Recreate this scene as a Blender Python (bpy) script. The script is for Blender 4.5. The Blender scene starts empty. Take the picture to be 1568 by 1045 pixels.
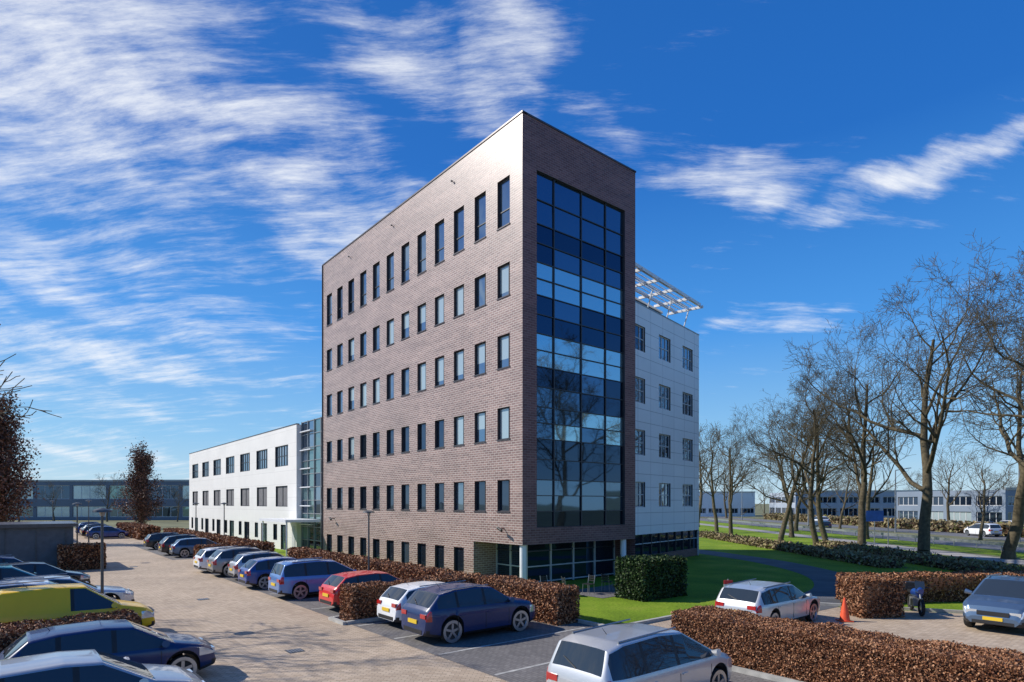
import bpy, math, random
import numpy as np
from mathutils import Vector, Matrix
random.seed(7)
rng = np.random.default_rng(5)
scene = bpy.context.scene
scene.view_settings.view_transform = 'Standard'
scene.view_settings.look = 'None'
scene.view_settings.exposure = 0
CH = 4.3
U = Vector((-.634, .774, 0)).normalized()
V = Vector((.774, .634, 0)).normalized()
Z = Vector((0, 0, 1))
C = Vector((0.506, 29.4, 0))
E = Vector((1.99, 21.5, 0))
def P(u, v, z=0.0): return E + U*u + V*v + Z*z

# ------------------------------------------------------------ materials
MATS = {}
def newmat(name):
    m = bpy.data.materials.new(name); m.use_nodes = True
    nt = m.node_tree; b = nt.nodes['Principled BSDF']
    MATS[name] = m
    return m, nt, b
def ramp(nt, fac, stops):
    r = nt.nodes.new('ShaderNodeValToRGB')
    el = r.color_ramp.elements
    el[0].position, el[0].color = stops[0][0], (*stops[0][1], 1)
    el[1].position, el[1].color = stops[-1][0], (*stops[-1][1], 1)
    for p, c in stops[1:-1]:
        e = el.new(p); e.color = (*c, 1)
    nt.links.new(fac, r.inputs[0])
    return r.outputs[0]
def simple(name, col, rough=.5, metal=0., var=.15, scale=3., coat=0., bump=0., spec=.5, bscale=None):
    m, nt, b = newmat(name)
    tc = nt.nodes.new('ShaderNodeTexCoord')
    no = nt.nodes.new('ShaderNodeTexNoise'); no.inputs['Scale'].default_value = scale; no.inputs['Detail'].default_value = 3
    nt.links.new(tc.outputs['Object'], no.inputs['Vector'])
    lo = tuple(max(0, c*(1-var)) for c in col); hi = tuple(min(1, c*(1+var)) for c in col)
    o = ramp(nt, no.outputs['Fac'], [(.3, lo), (.7, hi)])
    nt.links.new(o, b.inputs['Base Color'])
    b.inputs['Roughness'].default_value = rough
    b.inputs['Metallic'].default_value = metal
    b.inputs['Coat Weight'].default_value = coat
    b.inputs['Coat Roughness'].default_value = .04
    b.inputs['Specular IOR Level'].default_value = spec
    if bump > 0:
        n2 = no
        if bscale:
            n2 = nt.nodes.new('ShaderNodeTexNoise'); n2.inputs['Scale'].default_value = bscale; n2.inputs['Detail'].default_value = 3
            nt.links.new(tc.outputs['Object'], n2.inputs['Vector'])
        bp = nt.nodes.new('ShaderNodeBump'); bp.inputs['Strength'].default_value = bump; bp.inputs['Distance'].default_value = .05
        nt.links.new(n2.outputs['Fac'], bp.inputs['Height']); nt.links.new(bp.outputs[0], b.inputs['Normal'])
    return m
def bricky(name, c1, c2, mort, bw, rh, ms, rough, coord='UV', offset=.5, rot=0., nvar=.25, nscale=.5, bump=.3, sm=.1, spec=.5, stretch=(1,1,1)):
    m, nt, b = newmat(name)
    tc = nt.nodes.new('ShaderNodeTexCoord')
    mp = nt.nodes.new('ShaderNodeMapping'); mp.inputs['Rotation'].default_value = (0, 0, rot)
    nt.links.new(tc.outputs[coord], mp.inputs['Vector'])
    br = nt.nodes.new('ShaderNodeTexBrick')
    br.inputs['Color1'].default_value = (*c1, 1); br.inputs['Color2'].default_value = (*c2, 1); br.inputs['Mortar'].default_value = (*mort, 1)
    br.inputs['Scale'].default_value = 1; br.inputs['Brick Width'].default_value = bw; br.inputs['Row Height'].default_value = rh
    br.inputs['Mortar Size'].default_value = ms; br.inputs['Mortar Smooth'].default_value = sm
    br.offset = offset
    nt.links.new(mp.outputs[0], br.inputs['Vector'])
    no = nt.nodes.new('ShaderNodeTexNoise'); no.inputs['Scale'].default_value = nscale; no.inputs['Detail'].default_value = 6; no.inputs['Roughness'].default_value = .65
    mp2 = nt.nodes.new('ShaderNodeMapping'); mp2.inputs['Scale'].default_value = stretch
    nt.links.new(tc.outputs[coord], mp2.inputs['Vector'])
    nt.links.new(mp2.outputs[0], no.inputs['Vector'])
    g = ramp(nt, no.outputs['Fac'], [(.3, (1-nvar,)*3), (.7, (1+nvar*.6,)*3)])
    mx = nt.nodes.new('ShaderNodeMix'); mx.data_type = 'RGBA'; mx.blend_type = 'MULTIPLY'; mx.inputs['Factor'].default_value = 1
    nt.links.new(br.outputs['Color'], mx.inputs['A']); nt.links.new(g, mx.inputs['B'])
    nt.links.new(mx.outputs['Result'], b.inputs['Base Color'])
    b.inputs['Roughness'].default_value = rough; b.inputs['Specular IOR Level'].default_value = spec
    if bump > 0:
        bp = nt.nodes.new('ShaderNodeBump'); bp.inputs['Strength'].default_value = bump; bp.inputs['Distance'].default_value = .02; bp.invert = True
        nt.links.new(br.outputs['Fac'], bp.inputs['Height']); nt.links.new(bp.outputs[0], b.inputs['Normal'])
    return m
def glassy(name, col, rough=.03, metal=.8, wav=.03, spec=.5):
    m, nt, b = newmat(name)
    b.inputs['Base Color'].default_value = (*col, 1); b.inputs['Roughness'].default_value = rough; b.inputs['Metallic'].default_value = metal
    b.inputs['Specular IOR Level'].default_value = spec
    if wav > 0:
        tc = nt.nodes.new('ShaderNodeTexCoord')
        no = nt.nodes.new('ShaderNodeTexNoise'); no.inputs['Scale'].default_value = .6; no.inputs['Detail'].default_value = 1
        nt.links.new(tc.outputs['Object'], no.inputs['Vector'])
        bp = nt.nodes.new('ShaderNodeBump'); bp.inputs['Strength'].default_value = wav; bp.inputs['Distance'].default_value = .3
        nt.links.new(no.outputs['Fac'], bp.inputs['Height']); nt.links.new(bp.outputs[0], b.inputs['Normal'])
    return m
def leafmat(name, stops, rough=.6):
    m, nt, b = newmat(name)
    at = nt.nodes.new('ShaderNodeAttribute'); at.attribute_name = 'rnd'
    nt.links.new(ramp(nt, at.outputs['Fac'], stops), b.inputs['Base Color'])
    b.inputs['Roughness'].default_value = rough; b.inputs['Specular IOR Level'].default_value = .3
    return m

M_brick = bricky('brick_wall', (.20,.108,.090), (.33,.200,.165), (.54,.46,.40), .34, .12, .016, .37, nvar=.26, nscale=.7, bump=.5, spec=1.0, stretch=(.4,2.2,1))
M_brick_shade = bricky('brick_wall_shaded', (.13,.052,.050), (.20,.095,.088), (.26,.18,.165), .34, .12, .013, .55, nvar=.22, nscale=.6, bump=.5, stretch=(.5,2,1))  # same brick as the sunlit face, with the right face's shade in its colour
M_white = bricky('white_panels', (.84,.84,.84), (.88,.88,.88), (.45,.45,.46), 1.9, .9, .02, .4, offset=0, nvar=.04, nscale=.4, bump=.1)
M_whitewing = bricky('white_render', (.78,.76,.72), (.82,.80,.76), (.6,.58,.55), 5.75, 1.2, .012, .55, offset=0, nvar=.06, nscale=.3, bump=.05)
M_paver = bricky('paving_clinker', (.42,.315,.215), (.58,.455,.325), (.28,.22,.165), .22, .11, .010, .75, coord='Object', rot=math.radians(5), nvar=.2, nscale=.22, bump=.35)
M_stall = bricky('stall_paving', (.15,.14,.135), (.21,.195,.185), (.10,.09,.085), .22, .11, .010, .8, coord='Object', rot=math.radians(50), nvar=.25, nscale=.3, bump=.35)
M_asph = simple('asphalt', (.10,.103,.11), .85, var=.25, scale=.7, bump=.1, bscale=60)
M_road = simple('road_asphalt', (.15,.15,.155), .85, var=.15, scale=.4)
M_bike = simple('light_path', (.33,.31,.29), .85, var=.15, scale=.4)
M_kerb = simple('kerb_concrete', (.40,.39,.36), .8, var=.2, scale=4)
M_line = simple('paver_line', (.42,.41,.38), .7, var=.35, scale=3)
M_frame = simple('window_frame_dark', (.035,.04,.05), .4, var=.1)
M_framew = simple('window_frame_light', (.55,.56,.57), .45, var=.05)
M_coping = simple('metal_coping', (.10,.09,.095), .35, metal=.5)
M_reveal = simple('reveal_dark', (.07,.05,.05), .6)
M_gl_dark = glassy('glass_dark', (.07,.11,.17), metal=.85)
M_gl_mid = glassy('glass_mid', (.22,.31,.40), metal=.8)
M_gl_blind = glassy('glass_blind', (.46,.56,.58), rough=.12, metal=.35)
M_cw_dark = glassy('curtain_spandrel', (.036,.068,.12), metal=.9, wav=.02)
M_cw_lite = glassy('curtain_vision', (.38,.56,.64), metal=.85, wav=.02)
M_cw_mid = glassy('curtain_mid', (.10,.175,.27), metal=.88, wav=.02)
M_blindgrey = simple('grey_screen', (.17,.165,.17), .6)
M_gl_green = glassy('glass_green', (.20,.32,.32), metal=.7)
M_steelw = simple('white_steel', (.76,.77,.78), .4, var=.05)
M_steelg = simple('galvanised_steel', (.35,.36,.37), .4, metal=.6, var=.1)
M_roof = simple('roof_bitumen', (.09,.09,.09), .9)
M_pole = simple('pole_grey', (.09,.095,.10), .45, metal=.3)
M_bark = simple('bark', (.105,.084,.048), .9, var=.4, scale=5)
M_beech = leafmat('beech_leaves', [(0, (.06,.024,.013)), (.3, (.20,.08,.038)), (.65, (.36,.16,.075)), (1, (.52,.29,.16))])
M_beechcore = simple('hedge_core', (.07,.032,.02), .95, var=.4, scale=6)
M_green = leafmat('evergreen_leaves', [(0, (.012,.025,.008)), (.5, (.03,.06,.016)), (1, (.07,.12,.03))])
M_greencore = simple('evergreen_core', (.008,.015,.006), .95)
M_scrub = leafmat('scrub_leaves', [(0, (.09,.06,.03)), (.5, (.26,.20,.10)), (.8, (.38,.31,.17)), (1, (.17,.20,.05))])
M_pop = leafmat('brown_leaves', [(0, (.05,.022,.014)), (.5, (.15,.065,.042)), (1, (.27,.14,.09))])
M_shed = simple('shed_cladding', (.10,.11,.125), .6, var=.15)
M_black = simple('black_plastic', (.018,.018,.02), .55)
M_tyre = simple('tyre_rubber', (.02,.02,.02), .85)
M_rim = simple('alloy_rim', (.42,.43,.45), .3, metal=.8)
M_cglass = glassy('car_glass', (.03,.04,.05), rough=.02, metal=.0, wav=0, spec=.8)
M_red = simple('tail_lamp_red', (.45,.01,.01), .2, coat=1)
M_head = simple('head_lamp', (.65,.68,.7), .08, metal=.5)
M_plate = simple('plate_yellow', (.75,.50,.03), .5, var=.03)
M_orange = simple('cone_orange', (.85,.10,.03), .5)
M_signw = simple('sign_white', (.7,.7,.7), .5, var=.03)
M_signb = simple('sign_blue', (.03,.12,.45), .5)
M_signr = simple('sign_red', (.6,.03,.03), .5)
m, nt, b = newmat('grass')
tc = nt.nodes.new('ShaderNodeTexCoord')
n1 = nt.nodes.new('ShaderNodeTexNoise'); n1.inputs['Scale'].default_value = .35; n1.inputs['Detail'].default_value = 6
n2 = nt.nodes.new('ShaderNodeTexNoise'); n2.inputs['Scale'].default_value = 9; n2.inputs['Detail'].default_value = 6; n2.inputs['Roughness'].default_value = .8
for n in (n1, n2): nt.links.new(tc.outputs['Object'], n.inputs['Vector'])
g1 = ramp(nt, n1.outputs['Fac'], [(.3, (.12,.20,.012)), (.55, (.20,.30,.02)), (.75, (.31,.34,.05))])
g2 = ramp(nt, n2.outputs['Fac'], [(.3, (.5,.5,.5)), (.7, (1.4,1.4,1.3))])
mx = nt.nodes.new('ShaderNodeMix'); mx.data_type = 'RGBA'; mx.blend_type = 'MULTIPLY'; mx.inputs['Factor'].default_value = 1
nt.links.new(g1, mx.inputs['A']); nt.links.new(g2, mx.inputs['B']); nt.links.new(mx.outputs['Result'], b.inputs['Base Color'])
b.inputs['Roughness'].default_value = .9; b.inputs['Specular IOR Level'].default_value = .2
bp = nt.nodes.new('ShaderNodeBump'); bp.inputs['Strength'].default_value = .8; bp.inputs['Distance'].default_value = .05
nt.links.new(n2.outputs['Fac'], bp.inputs['Height']); nt.links.new(bp.outputs[0], b.inputs['Normal'])
M_grass = m
M_ground = simple('ground_verge', (.16,.16,.075), .95, var=.4, scale=.15, bump=.2, bscale=8)

# ------------------------------------------------------------ mesh builder
class MB:
    def __init__(s): s.v=[]; s.f=[]; s.m=[]; s.uv=[]; s.mats=[]; s.sm=[]
    def mi(s, mat):
        if mat not in s.mats: s.mats.append(mat)
        return s.mats.index(mat)
    def face(s, pts, mat, uv=None, smooth=False):
        i = len(s.v); s.v += [tuple(p) for p in pts]; s.f.append(tuple(range(i, i+len(pts))))
        s.m.append(s.mi(mat)); s.uv.append(uv or [(0,0)]*len(pts)); s.sm.append(smooth)
    def mesh(s, verts, faces, mats, smooth=True):
        i = len(s.v); s.v += [tuple(p) for p in verts]
        for k, f in enumerate(faces):
            s.f.append(tuple(i+j for j in f)); s.m.append(s.mi(mats[k] if isinstance(mats, list) else mats)); s.uv.append([(0,0)]*len(f)); s.sm.append(smooth)
    def box(s, o, a, b, c, mat):
        o, a, b, c = Vector(o), Vector(a), Vector(b), Vector(c)
        if a.cross(b).dot(c) < 0: a, b = b, a
        la, lb, lc = a.length, b.length, c.length
        p = lambda i, j, k: o + a*i + b*j + c*k
        s.face([p(0,0,0), p(0,1,0), p(1,1,0), p(1,0,0)], mat, [(0,0),(0,lb),(la,lb),(la,0)])
        s.face([p(0,0,1), p(1,0,1), p(1,1,1), p(0,1,1)], mat, [(0,0),(la,0),(la,lb),(0,lb)])
        s.face([p(0,0,0), p(1,0,0), p(1,0,1), p(0,0,1)], mat, [(0,0),(la,0),(la,lc),(0,lc)])
        s.face([p(1,1,0), p(0,1,0), p(0,1,1), p(1,1,1)], mat, [(0,0),(la,0),(la,lc),(0,lc)])
        s.face([p(0,1,0), p(0,0,0), p(0,0,1), p(0,1,1)], mat, [(0,0),(lb,0),(lb,lc),(0,lc)])
        s.face([p(1,0,0), p(1,1,0), p(1,1,1), p(1,0,1)], mat, [(0,0),(lb,0),(lb,lc),(0,lc)])
    def abox(s, x0, x1, y0, y1, z0, z1, mat):
        s.box((x0,y0,z0), (x1-x0,0,0), (0,y1-y0,0), (0,0,z1-z0), mat)
    def cyl(s, p0, p1, r0, r1, mat, n=12, caps=True):
        p0, p1 = Vector(p0), Vector(p1); d = (p1-p0).normalized()
        a = d.orthogonal().normalized(); b = d.cross(a)
        ring = lambda p, r: [p + a*math.cos(t)*r + b*math.sin(t)*r for t in [2*math.pi*i/n for i in range(n)]]
        A, B = ring(p0, r0), ring(p1, r1)
        fs = [(i, (i+1)%n, n+(i+1)%n, n+i) for i in range(n)]
        s.mesh(A+B, fs, mat)
        if caps:
            s.face(A[::-1], mat); s.face(B, mat)
    def build(s, name, parent=None):
        me = bpy.data.meshes.new(name); me.from_pydata(s.v, [], s.f)
        for m in s.mats: me.materials.append(m)
        me.polygons.foreach_set('material_index', s.m)
        me.polygons.foreach_set('use_smooth', s.sm)
        ul = me.uv_layers.new(name='UVMap')
        flat = [c for u in s.uv for q in u for c in q]
        ul.data.foreach_set('uv', flat)
        me.update()
        ob = bpy.data.objects.new(name, me); scene.collection.objects.link(ob)
        if parent: ob.parent = parent
        return ob
def empty(name):
    e = bpy.data.objects.new(name, None); scene.collection.objects.link(e); return e
def fbox(mb, O, A, Nn, s0, s1, n0, n1, z0, z1, mat):
    mb.box(O + A*s0 + Nn*n0 + Z*z0, A*(s1-s0), Nn*(n1-n0), Z*(z1-z0), mat)
def fquad(mb, O, A, Nn, s0, s1, n, z0, z1, mat):
    p = lambda s, z: O + A*s + Nn*n + Z*z
    pts = [p(s0,z0), p(s1,z0), p(s1,z1), p(s0,z1)]; uv = [(s0,z0),(s1,z0),(s1,z1),(s0,z1)]
    if A.cross(Z).dot(Nn) < 0: pts.reverse(); uv.reverse()
    mb.face(pts, mat, uv)
def wall(mb, O, A, Nn, s0, s1, z0, z1, ops, mat, rev=.2, rmat=None):
    rmat = rmat or mat
    ss = sorted(set([s0, s1] + [o[0] for o in ops] + [o[1] for o in ops]))
    zs = sorted(set([z0, z1] + [o[2] for o in ops] + [o[3] for o in ops]))
    for j in range(len(zs)-1):
        run = None
        for i in range(len(ss)):
            inside = True
            if i < len(ss)-1:
                cs, cz = (ss[i]+ss[i+1])/2, (zs[j]+zs[j+1])/2
                inside = any(o[0] < cs < o[1] and o[2] < cz < o[3] for o in ops)
            if not inside and run is None: run = ss[i]
            if inside and run is not None:
                fquad(mb, O, A, Nn, run, ss[i], 0, zs[j], zs[j+1], mat); run = None
    for a, b, c, d in ops:
        q = lambda s, n, z: O + A*s + Nn*n + Z*z
        for (sa, za, sb, zb) in ((a,c,b,c), (b,c,b,d), (b,d,a,d), (a,d,a,c)):
            L = abs(sb-sa)+abs(zb-za)
            mb.face([q(sa,0,za), q(sb,0,zb), q(sb,-rev,zb), q(sa,-rev,za)], rmat, [(0,0),(L,0),(L,rev),(0,rev)])
def window(mb, O, A, Nn, a, b, c, d, rev, gl, fr, vs=(), hs=(), fw=.055):
    fquad(mb, O, A, Nn, a, b, -rev+.002, c, d, gl)
    n0, n1 = -rev+.004, -rev+.05
    fbox(mb, O, A, Nn, a+.002, a+fw, n0, n1, c+.002, d-.002, fr); fbox(mb, O, A, Nn, b-fw, b-.002, n0, n1, c+.002, d-.002, fr)
    fbox(mb, O, A, Nn, a+fw, b-fw, n0, n1-.003, c+.002, c+fw, fr); fbox(mb, O, A, Nn, a+fw, b-fw, n0, n1-.003, d-fw, d-.002, fr)
    for v in vs:
        x = a+(b-a)*v; fbox(mb, O, A, Nn, x-fw/2, x+fw/2, n0, n1-.006, c+fw, d-fw, fr)
    for h in hs:
        z = c+(d-c)*h; fbox(mb, O, A, Nn, a+fw, b-fw, n0, n1-.009, z-fw/2, z+fw/2, fr)

# ------------------------------------------------------------ brick tower
TOP = 23.2; LEN = 24.6; WID = 8.47; SOF = 2.24
bld = empty('brick_office_building')
w = MB(); g = MB()
ops = []
sills = [.25, 3.87, 7.5, 11.1, 14.66, 18.2]; heads = [1.84, 5.45, 9.1, 12.75, 16.3, 20.6]
wins = []
for i in range(12):
    s = 1.47 + 1.985*i
    for k in range(6):
        if k == 0 and i < 2: continue
        o = (s-.5, s+.5, sills[k], heads[k]); ops.append(o); wins.append((i, k, o))
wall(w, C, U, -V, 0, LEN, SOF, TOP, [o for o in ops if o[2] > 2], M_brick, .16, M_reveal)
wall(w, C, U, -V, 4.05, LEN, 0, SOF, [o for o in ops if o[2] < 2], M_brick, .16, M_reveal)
for i, k, o in wins:
    r = random.random()
    if k == 5: gl = M_gl_mid if r < .6 else M_gl_dark
    elif k in (3, 4): gl = M_gl_blind if r < .75 else M_gl_mid
    elif k == 2: gl = M_gl_blind if i < 2 or r < .25 else M_gl_dark
    else: gl = M_gl_dark if r < .85 else M_gl_mid
    window(g, C, U, -V, *o, .16, gl, M_frame, vs=(.22,) if k < 5 else (), hs=(.35,) if k == 5 else (), fw=.05)
    if gl is M_gl_blind and random.random() < .6:
        z = o[2] + (o[3]-o[2])*random.uniform(.15, .5)
        fquad(g, C, U, -V, o[0]+.056, o[1]-.056, -.16+.006, o[2]+.056, z, M_gl_mid)
    fbox(g, C, U, -V, o[0]-.03, o[1]+.03, -.01, .045, o[2]-.06, o[2]-.002, M_coping)
T0, T1, GZ0, GZ1 = .93, 7.56, 3.07, 20.75
wall(w, C, V, -U, 0, WID, SOF, TOP, [(T0, T1, GZ0, GZ1)], M_brick_shade, .18, M_frame)
O2 = C + V*WID; O3 = C + U*LEN
wall(w, O2, U, V, 0, LEN, 0, TOP, [], M_brick_shade)
wall(w, O3, V, U, 0, WID, 0, TOP, [], M_brick)
w.face([C+Z*SOF, C+V*WID+Z*SOF, C+V*WID+U*1.6+Z*SOF, C+U*1.6+Z*SOF], M_brick_shade)
w.face([C+U*1.6+Z*SOF, C+V*1.6+U*1.6+Z*SOF, C+V*1.6+U*4.05+Z*SOF, C+U*4.05+Z*SOF], M_brick_shade)
fquad(w, C+U*4.05, V, -U, 0, 1.6, 0, 0, SOF, M_brick)
w.face([C+Z*(TOP-.3), C+V*WID+Z*(TOP-.3), C+V*WID+U*LEN+Z*(TOP-.3), C+U*LEN+Z*(TOP-.3)], M_roof)
w.build('walls', bld)
cols = [T0, 2.21, 4.2, 6.09, T1]
rows = [GZ0, 3.87]
for k in range(1, 6):
    rows += [(sills[k]+heads[k])/2, heads[k]]
    if k < 5: rows += [(heads[k]+sills[k+1])/2, sills[k+1]]
rows[-1] = GZ1
rows = sorted(set(rows))
for j in range(len(rows)-1):
    zc = (rows[j]+rows[j+1])/2
    vis = any(sills[k] < zc < heads[k]+.2 for k in range(1, 6))
    for i in range(4):
        r = random.random()
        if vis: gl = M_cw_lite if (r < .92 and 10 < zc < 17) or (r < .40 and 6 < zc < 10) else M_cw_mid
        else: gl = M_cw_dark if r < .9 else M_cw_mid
        t = random.uniform(-.008, .008); t2 = random.uniform(-.008, .008)
        q = lambda s, z, n: C + V*s - U*n + Z*z
        a, b2, c, d = cols[i], cols[i+1], rows[j], rows[j+1]
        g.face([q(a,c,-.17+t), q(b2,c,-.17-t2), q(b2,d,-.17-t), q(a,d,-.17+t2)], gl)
for s in cols:
    fbox(g, C, V, -U, max(s-.03, T0+.002), min(s+.03, T1-.002), -.15, -.10, GZ0+.002, GZ1-.002, M_frame)
for z in rows:
    fbox(g, C, V, -U, T0+.033, T1-.033, -.155, -.115, max(z-.022, GZ0+.003), min(z+.022, GZ1-.003), M_frame)
for (O, A, Nn, L) in ((C+U*1.6+V*1.6, V, -U, WID-1.6), (C+U*1.6+V*1.6, U, -V, 2.45)):
    fquad(g, O, A, Nn, 0, L, 0, .0, SOF, M_gl_dark)
    n = max(2, int(L/1.5))
    for i in range(n+1):
        fbox(g, O, A, Nn, L*i/n-.04, L*i/n+.04, .003, .08, .01, SOF-.01, M_framew)
    for z in (.12, .95, 1.75): fbox(g, O, A, Nn, .04, L-.04, .003, .07, z-.03, z+.03, M_framew if z < 1 else M_frame)
g.build('windows', bld)
t = MB()
for (O, A, Nn, L) in ((C, U, -V, LEN), (C, V, -U, WID), (O2, U, V, LEN), (O3, V, U, WID)):
    fbox(t, O, A, Nn, -.04 if A is U else .0, L+.04 if A is U else L, -.28, .04, TOP+.002, TOP+.09, M_coping)
for sv, su in ((.28, .28), (7.75, .28)):
    p = C + V*sv + U*su; t.cyl(p, p+Z*(SOF-.002), .17, .17, M_steelw, 16)
for s in (6.0, 13.0, 19.5):
    t.cyl(C+U*s-V*.05+Z*(TOP-.9), C+U*s-V*.16+Z*(TOP-.9), .05, .05, M_frame, 8)
for s, z in ((1.4, 3.0), (22.3, 3.1)):
    O = C+U*s+Z*z
    t.cyl(O, O-V*.35, .025, .025, M_black, 8); t.cyl(O-V*.35+U*.1+Z*.05, O-V*.4-U*.28-Z*.08, .07, .07, M_black, 10)
fbox(t, C, U, -V, 24.57, 24.62, 0.002, .08, 0, TOP, M_coping)
t.build('trim_and_columns', bld)

# ------------------------------------------------------------ white rear block
wb = empty('white_office_block')
A1 = Vector((.64,.77,0)).normalized(); N1 = Vector((A1.y, -A1.x, 0))
W0 = Vector((5.0, 37.3, 0)); Lw = 16.1; WT = 18.0
def sw(t): return t + 9.84
w = MB(); g = MB()
ops = []
for t in (-4.05, 0, 4.05):
    for k in range(4):
        z = 14.8 - 3.6*k; ops.append((sw(t)-.95, sw(t)+.95, z, z+1.75))
wall(w, W0, A1, N1, 0, Lw, 2.1, WT, ops, M_white, .15, M_frame)
for n_, o in enumerate(ops):
    window(g, W0, A1, N1, *o, .15, M_gl_mid if n_ % 3 else M_gl_dark, M_framew, vs=(.33,.66), hs=(.5,), fw=.07)
W1 = W0 + A1*Lw; B1 = -N1
wall(w, W1, B1, A1, 0, 12, 0, WT, [], M_white)
w.face([W0+Z*(WT-.2), W1+Z*(WT-.2), W1+B1*12+Z*(WT-.2), W0+B1*12+Z*(WT-.2)], M_roof)
wall(w, W1+B1*12, -A1, B1, 0, 14, 0, WT, [], M_white)
Og = W0 - N1*.25
fquad(w, Og, A1, N1, 0, Lw-.02, 0, 0, 2.1, M_gl_dark)
w.face([W0+Z*2.1, W1+Z*2.1, W1-N1*.25+Z*2.1, W0-N1*.25+Z*2.1], M_frame)
for i in range(13): fbox(g, Og, A1, N1, Lw*i/12-.04, Lw*i/12+.04, .003, .1, 0, 2.09, M_frame)
fbox(g, Og, A1, N1, 0, Lw, .003, .12, 0, .6, M_brick_shade)
fbox(g, Og, A1, N1, 0, Lw, .003, .08, 1.4, 1.46, M_framew)
fbox(g, W0, A1, N1, 0, Lw+.03, -.25, .03, WT+.002, WT+.07, M_steelg)
PO = W0 - N1*2.0
fbox(g, PO, A1, N1, 0, 13.2, -6, 0, WT-.2, 19.5, M_gl_dark)
for i in range(10): fbox(g, PO, A1, N1, 1.4*i, 1.4*i+.07, .002, .06, WT-.2, 19.4, M_framew)
fbox(g, PO, A1, N1, -.2, 13.4, -6.2, .12, 19.505, 19.66, M_steelw)
zc = 19.95
def pb(s0, s1, n0, n1, z0, z1): fbox(g, W0, A1, N1, s0, s1, n0, n1, z0, z1, M_steelw)
pb(0, 14.6, .62, .78, zc-.1, zc+.12); pb(0, 14.6, -1.6, -1.45, zc-.1, zc+.12); pb(0, 14.6, -.45, -.35, zc-.04, zc+.08)
for i in range(6): pb(14.47-2.5*i, 14.57-2.5*i, -1.95, 1.0, zc-.3, zc-.101)
for i in range(6): pb(0.05, 14.4, -1.3+.38*i-.01, -1.3+.38*i+.03, zc-.098, zc-.045)
for i in range(5):
    s = 14.3-3.1*i; p = W0+A1*s-N1*.6; g.cyl(p+Z*WT, p+Z*(zc-.3)+N1*.5, .05, .05, M_steelw, 8)
w.build('walls', wb); g.build('windows_and_roof_pergola', wb)

# ------------------------------------------------------------ glass link + white wing
lk = empty('glass_stair_link'); g = MB()
OL = C + U*24.64 + V*.5
LL = 5.75
fbox(g, OL, U, -V, 0, LL, -8, -.02, 0, 11.3, M_frame)
for i in range(4):
    for j in range(10):
        a, b_ = LL*i/4, LL*(i+1)/4; c, d = 11.3*j/10, 11.3*(j+1)/10
        fquad(g, OL, U, -V, a, b_, random.uniform(0, .004), c, d, random.choice([M_gl_green, M_gl_green, M_gl_dark, M_gl_mid]))
for i in range(5): fbox(g, OL, U, -V, LL*i/4-.04, LL*i/4+.04, .006, .1, 0, 11.35, M_steelg)
for j in range(11): fbox(g, OL, U, -V, .05, LL-.05, .006, .07, 11.3*j/10-.03, 11.3*j/10+.03, M_steelg)
for j in range(6):
    fbox(g, OL, U, -V, 3.2, LL-.1, .08, .3, 2.4+1.6*j, 2.48+1.6*j, M_steelw)
fbox(g, OL, U, -V, 1.0, 7.6, .32, 3.1, 2.75, 2.95, M_steelw)
for s in (1.3, 7.2): g.cyl(OL+U*s-V*2.9, OL+U*s-V*2.9+Z*2.74, .06, .06, M_steelw, 10)
g.cyl(OL+U*1+V*1+Z*11.3, OL+U*1+V*1+Z*12.3, .03, .03, M_steelg, 6)
g.build('glazing_and_canopy', lk)

ww = empty('white_office_wing'); w = MB(); g = MB()
OW = C + U*30.45; LW = 42.0; HT = 11.15
ops = []; kinds = []
for i in range(7):
    s = 3.85 + 5.75*i
    if s+1.8 > LW: continue
    ops.append((s-1.75, s+1.75, 7.65, 9.55)); kinds.append('top')
    ops.append((s-1.6, s+1.6, 3.95, 5.85)); kinds.append('mid')
    ops.append((s-1.6, s+.2, .35 if i % 2 else .02, 2.3)); kinds.append('gr')
    ops.append((s+1.2, s+2.3, .8, 2.3)); kinds.append('gr')
wall(w, OW, U, -V, 0, LW, 0, HT, ops, M_whitewing, .15, M_frame)
for o, kd in zip(ops, kinds):
    if kd == 'top': window(g, OW, U, -V, *o, .15, M_gl_mid, M_frame, vs=(.2,.4,.6,.8), hs=(.5,), fw=.07)
    elif kd == 'mid': window(g, OW, U, -V, *o, .15, M_blindgrey, M_frame, vs=(.5,), fw=.07)
    else: window(g, OW, U, -V, *o, .15, random.choice([M_gl_green, M_gl_dark]), M_frame, vs=(.5,), fw=.07)
wall(w, OW+U*LW, V, U, 0, 14, 0, HT, [], M_whitewing)
wall(w, OW, V, -U, 0, 14, 0, HT, [], M_whitewing)
w.face([OW+Z*(HT-.15), OW+U*LW+Z*(HT-.15), OW+U*LW+V*14+Z*(HT-.15), OW+V*14+Z*(HT-.15)], M_roof)
fbox(g, OW, U, -V, -.03, LW+.03, -.25, .03, HT+.002, HT+.08, M_coping)
fbox(g, OW, U, -V, .3, 1.0, .002, .05, .02, 2.3, M_framew)
for s in (12, 20, 34):
    g.cyl(OW+U*s+V*2+Z*(HT-.15), OW+U*s+V*2+Z*(HT+.45), .1, .1, M_steelg, 8)
w.build('walls', ww); g.build('windows', ww)

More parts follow.
